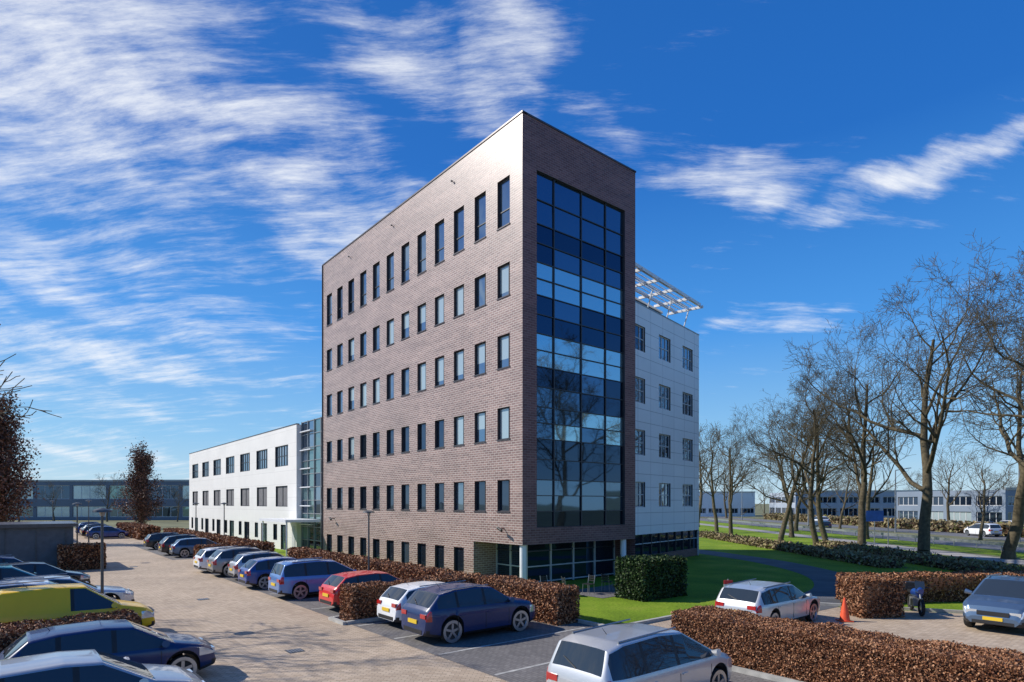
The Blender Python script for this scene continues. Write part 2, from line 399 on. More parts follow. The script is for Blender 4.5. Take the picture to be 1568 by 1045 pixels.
# ------------------------------------------------------------ ground
def sheet(name, pts, z, mat):
    mb = MB(); mb.face([(p[0], p[1], z) for p in pts], mat); return mb.build(name)
gm = MB()
gm.face([(-1500,-300,0),(1500,-300,0),(1500,2500,0),(-1500,2500,0)], M_ground); gm.build('ground')
def up(u, v): p = P(u, v); return (p.x, p.y)
sheet('lawn', [up(-1.6,.7), up(-1.6, 10), (13.5, 22.5), (27,24), (29,40), (26,75), (10,75), (-20,60), up(60,4), up(60,.7)], .004, M_grass)
sheet('parking_paving', [up(-40,-40), up(-40,.55), up(110,.55), up(110,-40)], .008, M_paver)
sheet('side_lot_paving', [up(-40,.55), up(-40,20), up(-14,20), up(-9.5,14), up(-2,9.5), up(-1.7,.55)], .008, M_paver)
mb = MB()
for (u0, u1, v0, v1) in ((-8.6, 4.8, -6.0, .45), (6.1, 29, -6.0, .45), (36, 56, -6, .45), (-8, 4.3, -17.6, -12.1), (6.7, 31, -17.6, -12.1)):
    mb.face([(*up(u0,v0), .012), (*up(u1,v0), .012), (*up(u1,v1), .012), (*up(u0,v1), .012)], M_stall)
mb.build('parking_stalls')
mb = MB()
for (ua, ub, v0, v1) in ((-8.6, 4.9, -5.9, 0), (6.1, 29, -5.9, 0), (36, 56, -5.9, 0), (-8, 4.3, -17.5, -12.2), (6.7, 31, -17.5, -12.2)):
    u = ua
    while u < ub:
        mb.face([(*up(u-.05,v0), .016), (*up(u+.05,v0), .016), (*up(u+.05,v1), .016), (*up(u-.05,v1), .016)], M_line); u += 2.6
mb.build('stall_markings')
mb = MB()
def kerb(p, q, wd=.14, h=.12):
    p, q = Vector((*p, 0)), Vector((*q, 0)); d = (q-p).normalized(); n = Vector((-d.y, d.x, 0))
    mb.box(p-n*wd/2, q-p, n*wd, Z*h, M_kerb)
kerb(up(-1.6,.5), up(60,.5)); kerb(up(-1.66,.6), up(-1.66,9.7)); kerb(up(-1.7,9.75), up(-9.4,14)); 
kerb(up(4.9,-6.1), up(4.9,.4)); kerb(up(6.05,-6.1), up(6.05,.4)); kerb(up(4.83,-6.2), up(6.1,-6.2))
kerb(up(-30,-.95), up(-5.0,-.95)); kerb(up(-30,.95), up(-5.0,.95)); kerb(up(-4.93,-1), up(-4.93,1))
kerb(up(-40,-17.8), up(32,-17.8))
kerb(up(4.4,-12.1), up(4.4,-17.7)); kerb(up(6.6,-12.1), up(6.6,-17.7)); kerb(up(4.33,-12.05), up(6.67,-12.05))
mb.build('kerbs')
mb = MB()
for (u_, v_) in ((14,-8.9),(2,-9.1),(32,-9.2),(-3,-9.0)):
    mb.box(P(u_,v_,.009), U*.45, V*.45, Z*.008, M_frame)
    for i in range(5): mb.box(P(u_+.05,v_+.05+.08*i,.018), U*.35, V*.03, Z*.004, M_steelg)
mb.build('drain_covers')
def strip(name, pts, wd, z, mat):
    mb = MB(); L = []; R = []
    pts = [Vector((*p, 0)) for p in pts]
    sm = []
    for i in range(len(pts)-1):
        p0, p1, p2, p3 = pts[max(i-1,0)], pts[i], pts[i+1], pts[min(i+2,len(pts)-1)]
        for k in range(8):
            t = k/8; sm.append(.5*((2*p1)+(p2-p0)*t+(2*p0-5*p1+4*p2-p3)*t*t+(3*p1-p0-3*p2+p3)*t**3))
    sm.append(pts[-1])
    for i, p in enumerate(sm):
        d = (sm[min(i+1,len(sm)-1)]-sm[max(i-1,0)]).normalized(); n = Vector((-d.y, d.x, 0))
        L.append(p+n*wd/2+Z*z); R.append(p-n*wd/2+Z*z)
    for i in range(len(sm)-1): mb.face([R[i], R[i+1], L[i+1], L[i]], mat)
    return mb.build(name)
strip('asphalt_path', [(13.5,78),(14.5,62),(17,52),(18.8,44),(18.6,36),(16,29.5),(11.5,25.2),(9.0,24.5)], 2.6, .014, M_asph)
strip('terrace', [(3.2,28.2),(5.2,30),(8.5,33)], 2.6, .018, M_stall)
strip('cycle_path', [(33.5,-40),(35.5,10),(37,50),(38,100),(39,300)], 2.6, .008, M_bike)
strip('road', [(46,-60),(47,10),(48,60),(49,120),(50,400)], 7.5, .008, M_road)
strip('road_far_lane', [(58,-60),(59,10),(60,60),(61,120),(62,400)], 7.0, .008, M_road)
mb = MB()
for y in range(-20, 300, 9): 
    x = 47+ (y-10)*.02; mb.face([(x-.06,y,.012),(x+.06,y,.012),(x+.06,y+3,.012),(x-.06,y+3,.012)], M_line)
    x += 12; mb.face([(x-.06,y,.012),(x+.06,y,.012),(x+.06,y+3,.012),(x-.06,y+3,.012)], M_line)
mb.build('road_markings')
sheet('verge_grass', [(22,24),(33.5,24),(36,60),(37,140),(24,140),(24,75)], .003, M_grass)
sheet('verge_median', [(40,-20),(42.8,-20),(44.5,60),(46.5,300),(41,300),(39.4,60)], .004, M_grass)
mb = MB()
pa, pb_ = Vector((66,50,0)), Vector((70,150,0)); nn = 40
for i in range(nn+1):
    p = pa.lerp(pb_, i/nn); mb.cyl(p, p+Z*1.6, .05, .05, M_steelg, 5)
for z in (.3, .7, 1.1, 1.5): mb.cyl(pa+Z*z, pb_+Z*z, .03, .03, M_steelg, 4)
mb.build('roadside_fence')
mb = MB()
pa, pb_ = Vector((43.0,36,0)), Vector((45.2,140,0))
for i in range(36):
    p = pa.lerp(pb_, i/35); mb.cyl(p, p+Z*.7, .05, .05, M_steelg, 5)
d_ = (pb_-pa); mb.box(pa+Z*.5-Vector((.06,0,0)), d_, Vector((.05,0,0)), Z*.28, M_steelg)
mb.build('guard_rail')

# ------------------------------------------------------------ leaves / hedges
def leaf_object(name, pts, size, mat, core=None, parent=None):
    n = len(pts)
    a = rng.normal(size=(n,3)); a /= np.linalg.norm(a, axis=1)[:,None]
    b = rng.normal(size=(n,3)); b -= (a*b).sum(1)[:,None]*a; b /= np.linalg.norm(b, axis=1)[:,None]
    s = (size*rng.uniform(.6,1.4,n))[:,None]
    v = np.empty((n,4,3)); v[:,0] = pts-a*s; v[:,1] = pts+b*s*.6; v[:,2] = pts+a*s; v[:,3] = pts-b*s*.6
    me = bpy.data.meshes.new(name)
    nv = n*4; cv = []; cf = []
    if core: cv, cf = core
    me.vertices.add(nv+len(cv)); me.loops.add(nv+sum(len(f) for f in cf)); me.polygons.add(n+len(cf))
    co = np.concatenate([v.reshape(-1,3), np.array(cv, float).reshape(-1,3)]) if len(cv) else v.reshape(-1,3)
    me.vertices.foreach_set('co', co.ravel())
    li = list(range(nv)); starts = list(range(0, nv, 4)); k = nv
    for f in cf:
        starts.append(k); li += [nv+j for j in f]; k += len(f)
    me.loops.foreach_set('vertex_index', li); me.polygons.foreach_set('loop_start', starts)
    me.materials.append(mat); 
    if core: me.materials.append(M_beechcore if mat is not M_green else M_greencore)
    me.polygons.foreach_set('material_index', [0]*n+[1]*len(cf))
    at = me.attributes.new('rnd', 'FLOAT', 'FACE'); at.data.foreach_set('value', np.concatenate([rng.uniform(0,1,n), np.zeros(len(cf))]))
    me.update(calc_edges=True); me.validate()
    ob = bpy.data.objects.new(name, me); scene.collection.objects.link(ob)
    if parent: ob.parent = parent
    return ob
def hedge(name, p, q, wd, h, dens=700, size=.05, mat=None, ragged=.045):
    mat = mat or M_beech
    p, q = np.array([*p, 0.]), np.array([*q, 0.]); L = np.linalg.norm(q-p); d = (q-p)/L; n_ = np.array([-d[1], d[0], 0])
    area = 2*L*h + L*wd + 2*wd*h; n = int(area*dens)
    r = rng.uniform(0, area, n); a = rng.uniform(0,1,n); b = rng.uniform(0,1,n)
    s = np.empty(n); t = np.empty(n); z = np.empty(n)
    k1 = r < L*wd; k2 = (r >= L*wd) & (r < L*wd+2*L*h); k3 = ~(k1|k2)
    s[k1] = a[k1]*L; t[k1] = (b[k1]-.5)*wd; z[k1] = h
    s[k2] = a[k2]*L; z[k2] = b[k2]*h; t[k2] = np.where(rng.uniform(size=k2.sum())<.5, -.5, .5)*wd
    s[k3] = np.where(rng.uniform(size=k3.sum())<.5, 0, 1)*L; t[k3] = (a[k3]-.5)*wd; z[k3] = b[k3]*h
    wob = .03*np.sin(s*2.1)+.025*np.sin(s*5.3+1)+.02*np.sin(t*7)
    z = z*(1+wob/h) ; t = t*(1+.5*wob)
    dep = np.abs(rng.normal(0, ragged, n))
    sgn = rng.choice([-1.,.35], n)
    z = np.where(k1, z+dep*sgn, z); t = np.where(k2, t+np.sign(t)*dep*sgn, t); s = np.where(k3, s+np.where(s>L/2,1,-1)*dep*sgn, s)
    z = np.maximum(z, .02)
    pts = p + s[:,None]*d + t[:,None]*n_ + z[:,None]*np.array([0,0,1.])
    i = .08
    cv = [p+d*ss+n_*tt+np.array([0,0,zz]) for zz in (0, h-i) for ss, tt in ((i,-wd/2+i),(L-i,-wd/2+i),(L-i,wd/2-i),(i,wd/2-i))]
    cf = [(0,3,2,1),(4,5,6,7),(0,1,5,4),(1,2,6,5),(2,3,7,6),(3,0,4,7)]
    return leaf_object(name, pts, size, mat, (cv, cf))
hedge('beech_hedge', up(0,0), up(4.9,0), 1.1, 1.25, 800, .045)
hedge('beech_hedge', up(4.9,0), up(27,0), 1.1, 1.15, 340, .065)
hedge('beech_hedge', up(5.45,-5.9), up(5.45,-.6), .95, 1.25, 800, .045)
hedge('beech_hedge', up(30,-1.2), up(64,-1.2), 1.4, 1.3, 110, .12)
hedge('beech_hedge', up(30.6,-5.5), up(30.6,-1.9), 1.2, 1.3, 250, .09)
hedge('beech_hedge', up(-5.0,0), up(-17,0), 1.7, 1.2, 2300, .027, ragged=.05)
hedge('beech_hedge', up(5.5,-12.4), up(5.5,-21), 1.6, 1.0, 800, .04)
hedge('beech_hedge', up(32.5,-10.6), up(32.5,-13), 1.2, 1.6, 300, .08)
hedge('beech_hedge', up(66,-3), up(86,-3), 2.0, 1.4, 60, .2)
hedge('beech_hedge', up(66,-12), up(90,-12), 2.0, 1.4, 60, .2)
hedge('beech_hedge', (12.9,23.1), (14.6,23.3), 1.2, 1.4, 700, .045)
hedge('beech_hedge', (14.5,26.4), (28,28.0), 1.3, 1.15, 380, .055)
hedge('evergreen_shrub', (5.2,27.0), (7.6,28.8), 1.6, 1.75, 600, .06, mat=M_green, ragged=.12)
hedge('scrub_hedge', (25,40), (24.5,78), 1.6, .5, 100, .12, mat=M_scrub, ragged=.3)
hedge('scrub_hedge', (28.5,33), (30,58), 1.8, .5, 100, .12, mat=M_scrub, ragged=.3)
hedge('evergreen_shrub', (25,31), (34,33), 1.6, .55, 180, .1, mat=M_green, ragged=.3)
hedge('scrub_hedge', (64,60), (68,160), 3, 1.2, 26, .3, mat=M_scrub, ragged=.5)

# ------------------------------------------------------------ trees
def tubes(segs, name, mat):
    segs = np.array(segs); n = len(segs)
    p0, p1, r0, r1 = segs[:,0:3], segs[:,3:6], segs[:,6], segs[:,7]
    d = p1-p0; d /= np.linalg.norm(d, axis=1)[:,None]+1e-9
    ref = np.where(np.abs(d[:,2:3])>.9, np.array([[1.,0,0]]), np.array([[0,0,1.]]))
    a = np.cross(d, ref); a /= np.linalg.norm(a, axis=1)[:,None]; b = np.cross(d, a)
    big = r0 > .05
    V_ = []; F_ = []; off = 0
    for mask, k in ((big, 7), (~big, 3)):
        m_ = mask.sum()
        if not m_: continue
        th = 2*np.pi*np.arange(k)/k
        ring = a[mask][:,None,:]*np.cos(th)[None,:,None] + b[mask][:,None,:]*np.sin(th)[None,:,None]
        v0 = p0[mask][:,None,:]+ring*r0[mask][:,None,None]; v1 = p1[mask][:,None,:]+ring*r1[mask][:,None,None]
        V_.append(np.concatenate([v0, v1], axis=1).reshape(-1,3))
        base = off + np.arange(m_)[:,None]*2*k; i = np.arange(k)[None,:]; j = (i+1)%k
        F_.append(np.stack([base+i, base+j, base+k+j, base+k+i], axis=2).reshape(-1,4)); off += m_*2*k
    V_ = np.concatenate(V_); F_ = np.concatenate(F_)
    me = bpy.data.meshes.new(name); me.vertices.add(len(V_)); me.vertices.foreach_set('co', V_.ravel())
    me.loops.add(F_.size); me.loops.foreach_set('vertex_index', F_.ravel())
    me.polygons.add(len(F_)); me.polygons.foreach_set('loop_start', np.arange(len(F_))*4)
    me.polygons.foreach_set('use_smooth', [True]*len(F_))
    me.materials.append(mat); me.update(calc_edges=True)
    return me
def bare_tree(seed, H=20., trunk=.40, fork=.28, spread=1., nl=(9,8,6,4), minr=.011, maxl=4):
    R = random.Random(seed); segs = []
    def grow(p, d, L, r, lvl):
        n = (8, 8, 5, 3, 1)[lvl]; step = L/n; pts = [(p.copy(), r)]
        d = d.copy()
        for i in range(n):
            wob = (.10, .17, .22, .24, .2)[lvl]
            d = (d + Vector((R.gauss(0,wob), R.gauss(0,wob), R.gauss(0,wob)))).normalized()
            d.z += (.05, .11, .09, .07, .05)[lvl]; d.normalize()
            q = p + d*step; rr = max(minr, r*(1-(i+1)/n*(.75 if lvl == 0 else .82)))
            r_prev = pts[-1][1]
            segs.append((*p, *q, r_prev, rr)); p = q; pts.append((p.copy(), rr))
        if lvl >= maxl: return
        cnt = nl[lvl] if lvl < len(nl) else 4
        for c in range(cnt + (R.randint(0, 2) if lvl else 0)):
            t = R.uniform(fork, 1) if lvl == 0 else R.uniform(.15, 1)
            if lvl == 0: t = fork + (1-fork)*(c+.5)/cnt
            x = t*n; i = min(int(x), n-1); f = x-i
            pp = pts[i][0].lerp(pts[i+1][0], f); rr = pts[i][1]*(1-f)+pts[i+1][1]*f
            dd = (pts[i+1][0]-pts[i][0]).normalized()
            ax = dd.orthogonal().normalized(); ax.rotate(Matrix.Rotation(R.uniform(0, 2*math.pi) if lvl else c*2.4+R.uniform(-.5,.5), 3, dd))
            ang = math.radians(R.uniform(32, 62))*spread
            nd = dd*math.cos(ang)+ax*math.sin(ang)
            if lvl == 0: nl_ = L*R.uniform(.52, .72)*(1.12-.6*t)*1.15
            else: nl_ = L*R.uniform(.36, .58)*(1.1-.35*t)
            grow(pp, nd, nl_, max(minr, rr*R.uniform(.5, .68)), lvl+1)
    segs.append((0,0,-.2, 0,0,.6, trunk*1.35, trunk))
    grow(Vector((0,0,.6)), Vector((R.gauss(0,.06), R.gauss(0,.06), 1)), H*.80, trunk, 0)
    return tubes(segs, 'bare_tree', M_bark)
TM = [bare_tree(11), bare_tree(23, fork=.22, spread=1.05), bare_tree(5, fork=.30), bare_tree(41, trunk=.36, fork=.2)]
TF = [bare_tree(61, nl=(8,7,5), maxl=3, minr=.025), bare_tree(62, nl=(8,7,5), maxl=3, minr=.025)]
def put_tree(x, y, s, rot, k, far=False):
    o = bpy.data.objects.new('bare_tree', TF[k%2] if far else TM[k]); scene.collection.objects.link(o); o.location = (x, y, 0); o.scale = (s, s, s); o.rotation_euler = (0, 0, rot)
for x, y, s, k in ((31.5,46.5,1.08,1),(30.8,53.5,.88,0),(29.3,58.5,.80,3),(38,46.5,1.05,2),(29.2,66,.76,2),(27.4,76,.68,0),(33,64,.85,3),
                   (35.5,41.0,.92,0),(34.5,27,1.0,3),(35.5,21,1.05,1),(34.5,12,1.0,0),(45,52,.95,3)):
    put_tree(x, y, s, random.uniform(0, 6.28), k)
for x, y, s, k in ((26,88,.68,0),(35,76,.75,1),(31,92,.75,0),(33,108,.85,1),(42,72,.75,0),(43,92,.8,1),(54,70,.5,0),(54,100,.55,1),(72,100,.65,0),(75,130,.7,0),(70,80,.6,1),
                   (60,170,.8,0),(45,180,.8,1),(52,200,.9,1),(78,160,.8,0),(66,66,.5,1),(84,88,.6,0),(94,90,.6,1),(100,92,.55,0)):
    put_tree(x, y, s, random.uniform(0, 6.28), k, True)
for x, y, s, k in ((-20,18.3,.6,0),(-27,24.5,.55,1)):
    put_tree(x, y, s, random.uniform(0, 6.28), k, True)
for i in range(17): put_tree(-190+i*14+random.uniform(-3,3), 235+random.uniform(-15,25), random.uniform(.45,.65), random.uniform(0,6), i % 2, True)
for x in (-112,-104,-92,-84,-76): put_tree(x, 138, random.uniform(.35,.5), random.uniform(0,6), 0, True)
for i in range(14): put_tree(48+i*14+random.uniform(-3,3), 250+random.uniform(-15,25), random.uniform(.6,.85), random.uniform(0,6), i % 2, True)
def column_tree(name, x, y, H, W, n=15000, size=.13):
    root = empty(name); root.location = (x, y, 0)
    segs = [(0,0,0, 0,0,H*.5, .25, .14), (0,0,H*.5, 0,0,H*.9, .14, .03)]
    NB = 130
    for i in range(NB):
        z = random.uniform(.02,.66)*H; a = random.uniform(0,6.28)
        L = random.uniform(.18,.36)*H; zt = min(z+L, H*random.uniform(.9,1.0))
        f = zt/H; env = W*.5*(max(0,1-f)**.6*1.15*min(1, (f+.1)*3)+.06)
        r = env*random.uniform(.35,1)
        segs.append((0,0,z, math.cos(a)*r, math.sin(a)*r, zt, .05, .01))
    me = tubes(segs, name+'_branches', M_bark); o = bpy.data.objects.new('trunk_and_branches', me); scene.collection.objects.link(o); o.parent = root
    pts = []
    for s in segs[2:]:
        p0, p1 = np.array(s[0:3]), np.array(s[3:6])
        for _ in range(n//NB):
            t = random.random()**.6; p = p0+(p1-p0)*t+rng.normal(0, W*.05, 3)
            if p[2] > .2: pts.append(p)
    leaf_object('leaves', np.array(pts), size, M_pop, parent=root)
column_tree('columnar_oak_tree', -61, 100, 14.6, 7.8)
column_tree('columnar_oak_tree', -53.0, 63, 16.5, 7.6)

# ------------------------------------------------------------ distant buildings
def band_building(name, x0, x1, y, dep, h, wallm, bands, glass, ang=0., pier=6.):
    A = Vector((math.cos(ang), math.sin(ang), 0)); Nn = Vector((A.y, -A.x, 0)); O = Vector((x0, y, 0)); L = x1-x0
    r = empty(name); mb = MB()
    ops = [(.5+pier*i, pier*(i+1)-.3, a, b) for i in range(int(L/pier)) for a, b in bands]
    ops2 = [(.5+pier*i, pier*(i+1)-.3, a, b) for i in range(int(dep/pier)) for a, b in bands]
    wall(mb, O, A, Nn, 0, L, 0, h, ops, wallm, .2, M_frame)
    for o in ops: window(mb, O, A, Nn, *o, .2, random.choice(glass), M_framew, vs=(.25,.5,.75), fw=.12)
    wall(mb, O, -Nn, -A, 0, dep, 0, h, ops2, wallm, .2, M_frame)
    for o in ops2: window(mb, O, -Nn, -A, *o, .2, random.choice(glass), M_framew, vs=(.25,.5,.75), fw=.12)
    wall(mb, O+A*L, -Nn, A, 0, dep, 0, h, [], wallm)
    mb.face([O+Z*h, O+A*L+Z*h, O+A*L-Nn*dep+Z*h, O-Nn*dep+Z*h], M_roof)
    fbox(mb, O, A, Nn, -.1, L+.1, -.1, .15, h+.01, h+.35, M_steelg)
    mb.build('walls_and_windows', r)
M_bluegrey = simple('bluegrey_cladding', (.20,.25,.32), .5, var=.08, scale=.3)
M_bluedark = simple('bluegrey_dark_cladding', (.13,.16,.21), .5, var=.08, scale=.3)
M_lgrey = simple('light_cladding', (.36,.41,.48), .5, var=.08, scale=.3)
band_building('distant_office', -190, -70, 150, 20, 9.6, M_bluedark, [(.8,3.4),(5.2,8.6)], [M_gl_mid, M_gl_dark, M_gl_blind, M_gl_green], pier=9)
band_building('distant_hall', -120, -40, 185, 20, 11, M_lgrey, [(7,9)], [M_gl_mid, M_gl_dark], pier=8)
band_building('roadside_office', 78, 150, 96, 20, 6.4, M_bluegrey, [(1,2.8),(3.8,5.4)], [M_gl_mid, M_gl_dark, M_gl_blind], ang=.25, pier=5)
band_building('roadside_warehouse', 70, 105, 150, 20, 7.0, M_lgrey, [(1,3),(4.2,5.8)], [M_gl_dark, M_gl_mid], ang=-.1, pier=5)
band_building('roadside_warehouse', 56, 76, 190, 20, 7.5, M_steelw, [(1,2.6)], [M_gl_dark], ang=0, pier=5)
sh = empty('low_bike_shed'); mb = MB(); OS = P(33.2, -12.2)
mb.box(OS, U*6, -V*14, Z*2.75, M_shed); mb.box(OS+Z*2.752-U*.3+V*.25, U*6.6, -V*14.5, Z*.22, M_coping)
for i in range(9): fbox(mb, OS, -V, -U, .4+1.5*i, .46+1.5*i, .002, .05, 0, 2.7, M_pole)
mb.build('walls_and_roof', sh)

# ------------------------------------------------------------ cars
def paint(name, col, metal=.35, coat=.7):
    return simple('paint_'+name, col, .34, metal=metal, var=.03, coat=coat)
PAINT = dict(silver=paint('silver',(.58,.59,.60),.5), white=paint('white',(.80,.81,.82),.05), blue=paint('blue',(.010,.045,.22),.0), lblue=paint('lightblue',(.12,.24,.52),.3),
             red=paint('red',(.62,.012,.010),.0), grey=paint('grey',(.24,.25,.26),.5), yellow=paint('yellow',(.90,.52,.0),.0,.3), teal=paint('teal',(.03,.28,.33),.2),
             black=paint('black',(.015,.017,.02),.1), dblue=paint('darkblue',(.005,.022,.10),.0,.45), steel=paint('steelblue',(.10,.16,.25),.5), lgrey=paint('lightgrey',(.45,.47,.50),.5))
KIND = {
 'hatchback': dict(L=4.2, W=1.78, H=1.48, top=[(-1,.45),(-.985,.80),(-.96,.95),(-.925,1.03),(-.74,1.38),(-.5,1.455),(-.1,1.48),(.17,1.43),(.56,.98),(.86,.84),(.965,.72),(1,.48)], rg=(-.925,-.74), ws=(.17,.56), sg=(-.80,.47), belt=.93, pil=[-.50,-.02], r=.32),
 'station_wagon': dict(L=4.7, W=1.84, H=1.48, top=[(-1,.45),(-.99,.80),(-.97,.95),(-.945,1.03),(-.83,1.38),(-.6,1.455),(-.1,1.48),(.12,1.43),(.48,.97),(.86,.84),(.965,.72),(1,.48)], rg=(-.945,-.83), ws=(.12,.48), sg=(-.86,.42), belt=.93, pil=[-.50,-.05], r=.33),
 'minivan': dict(L=4.5, W=1.83, H=1.66, top=[(-1,.45),(-.99,.85),(-.975,1.0),(-.955,1.10),(-.87,1.54),(-.7,1.63),(-.2,1.66),(.15,1.60),(.62,1.05),(.88,.90),(.965,.76),(1,.48)], rg=(-.955,-.87), ws=(.15,.62), sg=(-.90,.54), belt=1.0, pil=[-.48,-.02], r=.33),
 'suv': dict(L=4.4, W=1.84, H=1.62, top=[(-1,.50),(-.985,.88),(-.965,1.02),(-.93,1.12),(-.76,1.50),(-.5,1.59),(-.1,1.62),(.15,1.56),(.52,1.08),(.85,.97),(.96,.84),(1,.52)], rg=(-.93,-.76), ws=(.15,.52), sg=(-.82,.45), belt=1.05, pil=[-.50,-.03], r=.36),
 'van': dict(L=4.3, W=1.80, H=1.80, top=[(-1,.50),(-.99,.9),(-.98,1.1),(-.965,1.15),(-.93,1.65),(-.85,1.75),(-.3,1.80),(.10,1.76),(.55,1.10),(.86,.95),(.965,.80),(1,.5)], rg=(-.962,-.935), ws=(.12,.55), sg=(-.04,.48), belt=1.05, pil=[-.06,-.06], r=.33),
}
CARM = {}
def car_mesh(kind, col):
    if (kind, col) in CARM: return CARM[(kind, col)]
    K = KIND[kind]; L, W = K['L'], K['W']; h = L/2; hw = W/2; r = K['r']; body = PAINT[col]
    xr, xf = -h*.60, h*.63; R = r+.055
    keys = [k[0]*h for k in K['top']]
    xs = set(np.round(np.concatenate([np.linspace(-h, h, 47), keys, [h-.01,-h+.01, h-.03,-h+.03, h-.13,-h+.13]]), 3))
    for xw in (xr, xf):
        for a in np.linspace(0, math.pi, 11): xs.add(round(xw+R*math.cos(a), 3))
        xs.add(round(xw+R+.004, 3)); xs.add(round(xw-R-.004, 3))
    for p in K['pil']+list(K['sg']):
        xs.add(round(p*h-.05, 3)); xs.add(round(p*h+.05, 3))
    for p in K['sg']: xs.add(round(p*h, 3))
    xs = sorted(xs)
    xs = [x for i, x in enumerate(xs) if i == 0 or x-xs[i-1] > .0025]
    tx = [k[0]*h for k in K['top']]; tz = [k[1] for k in K['top']]
    rings = []
    for x in xs:
        zt = float(np.interp(x, tx, tz))
        e = max(0, (abs(x)-(h-.75))/.75); w_ = hw*(1-.20*e**2.6)
        if abs(x) > h-.05: w_ -= .05*(abs(x)-(h-.05))/.05
        zl = .20+.10*max(0, (abs(x)-(h-.5))/.5)
        for xw in (xr, xf):
            if abs(x-xw) < R: zl = max(zl, r+math.sqrt(max(0, R*R-(x-xw)**2))-.0)
        belt = min(K['belt']+.04*(-x/h), zt-.075)
        lv = [zl, zl+.09, .46, .60, .72, .84, belt-.04, belt]
        for i in range(1, len(lv)): lv[i] = max(min(lv[i], belt), lv[i-1]+.001)
        if lv[-1] > zt-.02: 
            sc = (zt-.02-zl)/(lv[-1]-zl); lv = [zl+(q-zl)*sc for q in lv]
        offs = [-.10, -.015, .0, .004, .004, 0, -.012, -.035]
        ring = [(0, zl), (w_-.2, zl)]
        for q, o in zip(lv, offs): ring.append((w_+o, q))
        zr = max(lv[-1]+.008, zt-.055)
        wr = w_-.035-(zr-lv[-1])*.33-.02
        ring += [(wr, zr), (wr-.03, zr+.035 if zt-zr > .04 else (zr+zt)/2), (wr-.09, zt-.006), (wr*.55, zt+.008), (0, zt+.014)]
        rings.append(ring)
    n = len(rings[0]); vs = []; fs = []; ms = []
    for x, ring in zip(xs, rings):
        for (y, z) in ring: vs.append((x, y, z))
        for (y, z) in ring: vs.append((x, -y, z))
    iB, iR = 9, 10
    for i in range(len(xs)-1):
        xc = (xs[i]+xs[i+1])/2
        for j in range(n-1):
            a = i*2*n+j; b_ = a+1; c = (i+1)*2*n+j+1; d = (i+1)*2*n+j
            z = (rings[i][j][1]+rings[i][j+1][1]+rings[i+1][j][1]+rings[i+1][j+1][1])/4
            m_ = body
            if j in (0, 1): m_ = M_black
            elif j == 2: m_ = M_black
            elif j == iB:
                if K['sg'][0]*h < xc < K['sg'][1]*h and not any(abs(xc-p*h) < .05 for p in K['pil']): m_ = M_cglass
                elif any(abs(xc-p*h) < .05 for p in K['pil']): m_ = M_black
            elif j >= iR+2:
                if K['rg'][0]*h < xc < K['rg'][1]*h or K['ws'][0]*h < xc < K['ws'][1]*h: m_ = M_cglass
            if j >= 3 and j < iB and xc < -h+.20 and .74 < z < 1.02: m_ = M_red
            if j >= 3 and j < iB and xc > h-.42 and .60 < z < .80: m_ = M_head
            if j >= 3 and j < 5 and (xc < -h+.12 or xc > h-.12) and z < .42: m_ = M_black
            fs.append((a, d, c, b_)); ms.append(m_)
            o = n
            fs.append((a+o, b_+o, c+o, d+o)); ms.append(m_)
    for i in (0, len(xs)-1):
        fs.append(tuple([i*2*n+j for j in range(n)]+[i*2*n+n+j for j in range(n-1, -1, -1)])); ms.append(body)
    mb = MB(); mb.mesh(vs, fs, ms, True)
    mb.abox(-h-.018, -h+.05, -.26, .26, .60, .72, M_plate); mb.abox(h-.04, h+.018, -.26, .26, .42, .53, M_plate)
    mb.abox(h-.06, h+.008, -.42, .42, .57, .70, M_black); mb.abox(h-.08, h+.006, -.55, .55, .30, .40, M_black)
    mb.abox(-h-.01, -h+.06, -.55, .55, .32, .45, M_black)
    mb.abox(-h+.01, -h+.10, -hw*.78, -hw*.46, .80, .93, M_red); mb.abox(-h+.01, -h+.10, hw*.46, hw*.78, .80, .93, M_red)
    mb.abox(h-.17, h-.035, -hw*.78, -hw*.46, .60, .72, M_head); mb.abox(h-.17, h-.035, hw*.46, hw*.78, .60, .72, M_head)
    xa, xb = K['rg'][0]*h, K['rg'][1]*h; za, zb2 = float(np.interp(xa, tx, tz)), float(np.interp(xb, tx, tz))
    mb.cyl((xa-.005,.0,za+.03), (xa+(xb-xa)*.35-.01,.38,za+(zb2-za)*.35+.035), .012, .008, M_black, 5)
    for sg in (-1, 1):
        xm = K['ws'][1]*h-.22; zb = K['belt']
        mb.cyl((xm, sg*(hw-.06), zb+.05), (xm-.02, sg*(hw+.14), zb+.09), .05, .085, body, 8)
        for xx in (K['pil'][0]*h-.02, K['pil'][1]*h, K['sg'][1]*h-.12):
            mb.box((xx-.007, sg*(hw+.0), .34), (.014,0,0), (0, sg*.006, 0), (0,0,.50), M_black)
        for xx in (K['pil'][0]*h+.16, K['pil'][1]*h+.16):
            mb.box((xx-.09, sg*(hw-.005), .80), (.18,0,0), (0, sg*.03, 0), (0,0,.03), body)
        if kind in ('station_wagon', 'minivan', 'suv'):
            zt = K['H']; wr = hw-.035-(zt-.055-K['belt'])*.33-.09
            mb.cyl((-h*.72, sg*wr, zt-.02), (h*.10, sg*wr, zt+.02), .018, .018, M_steelg, 6)
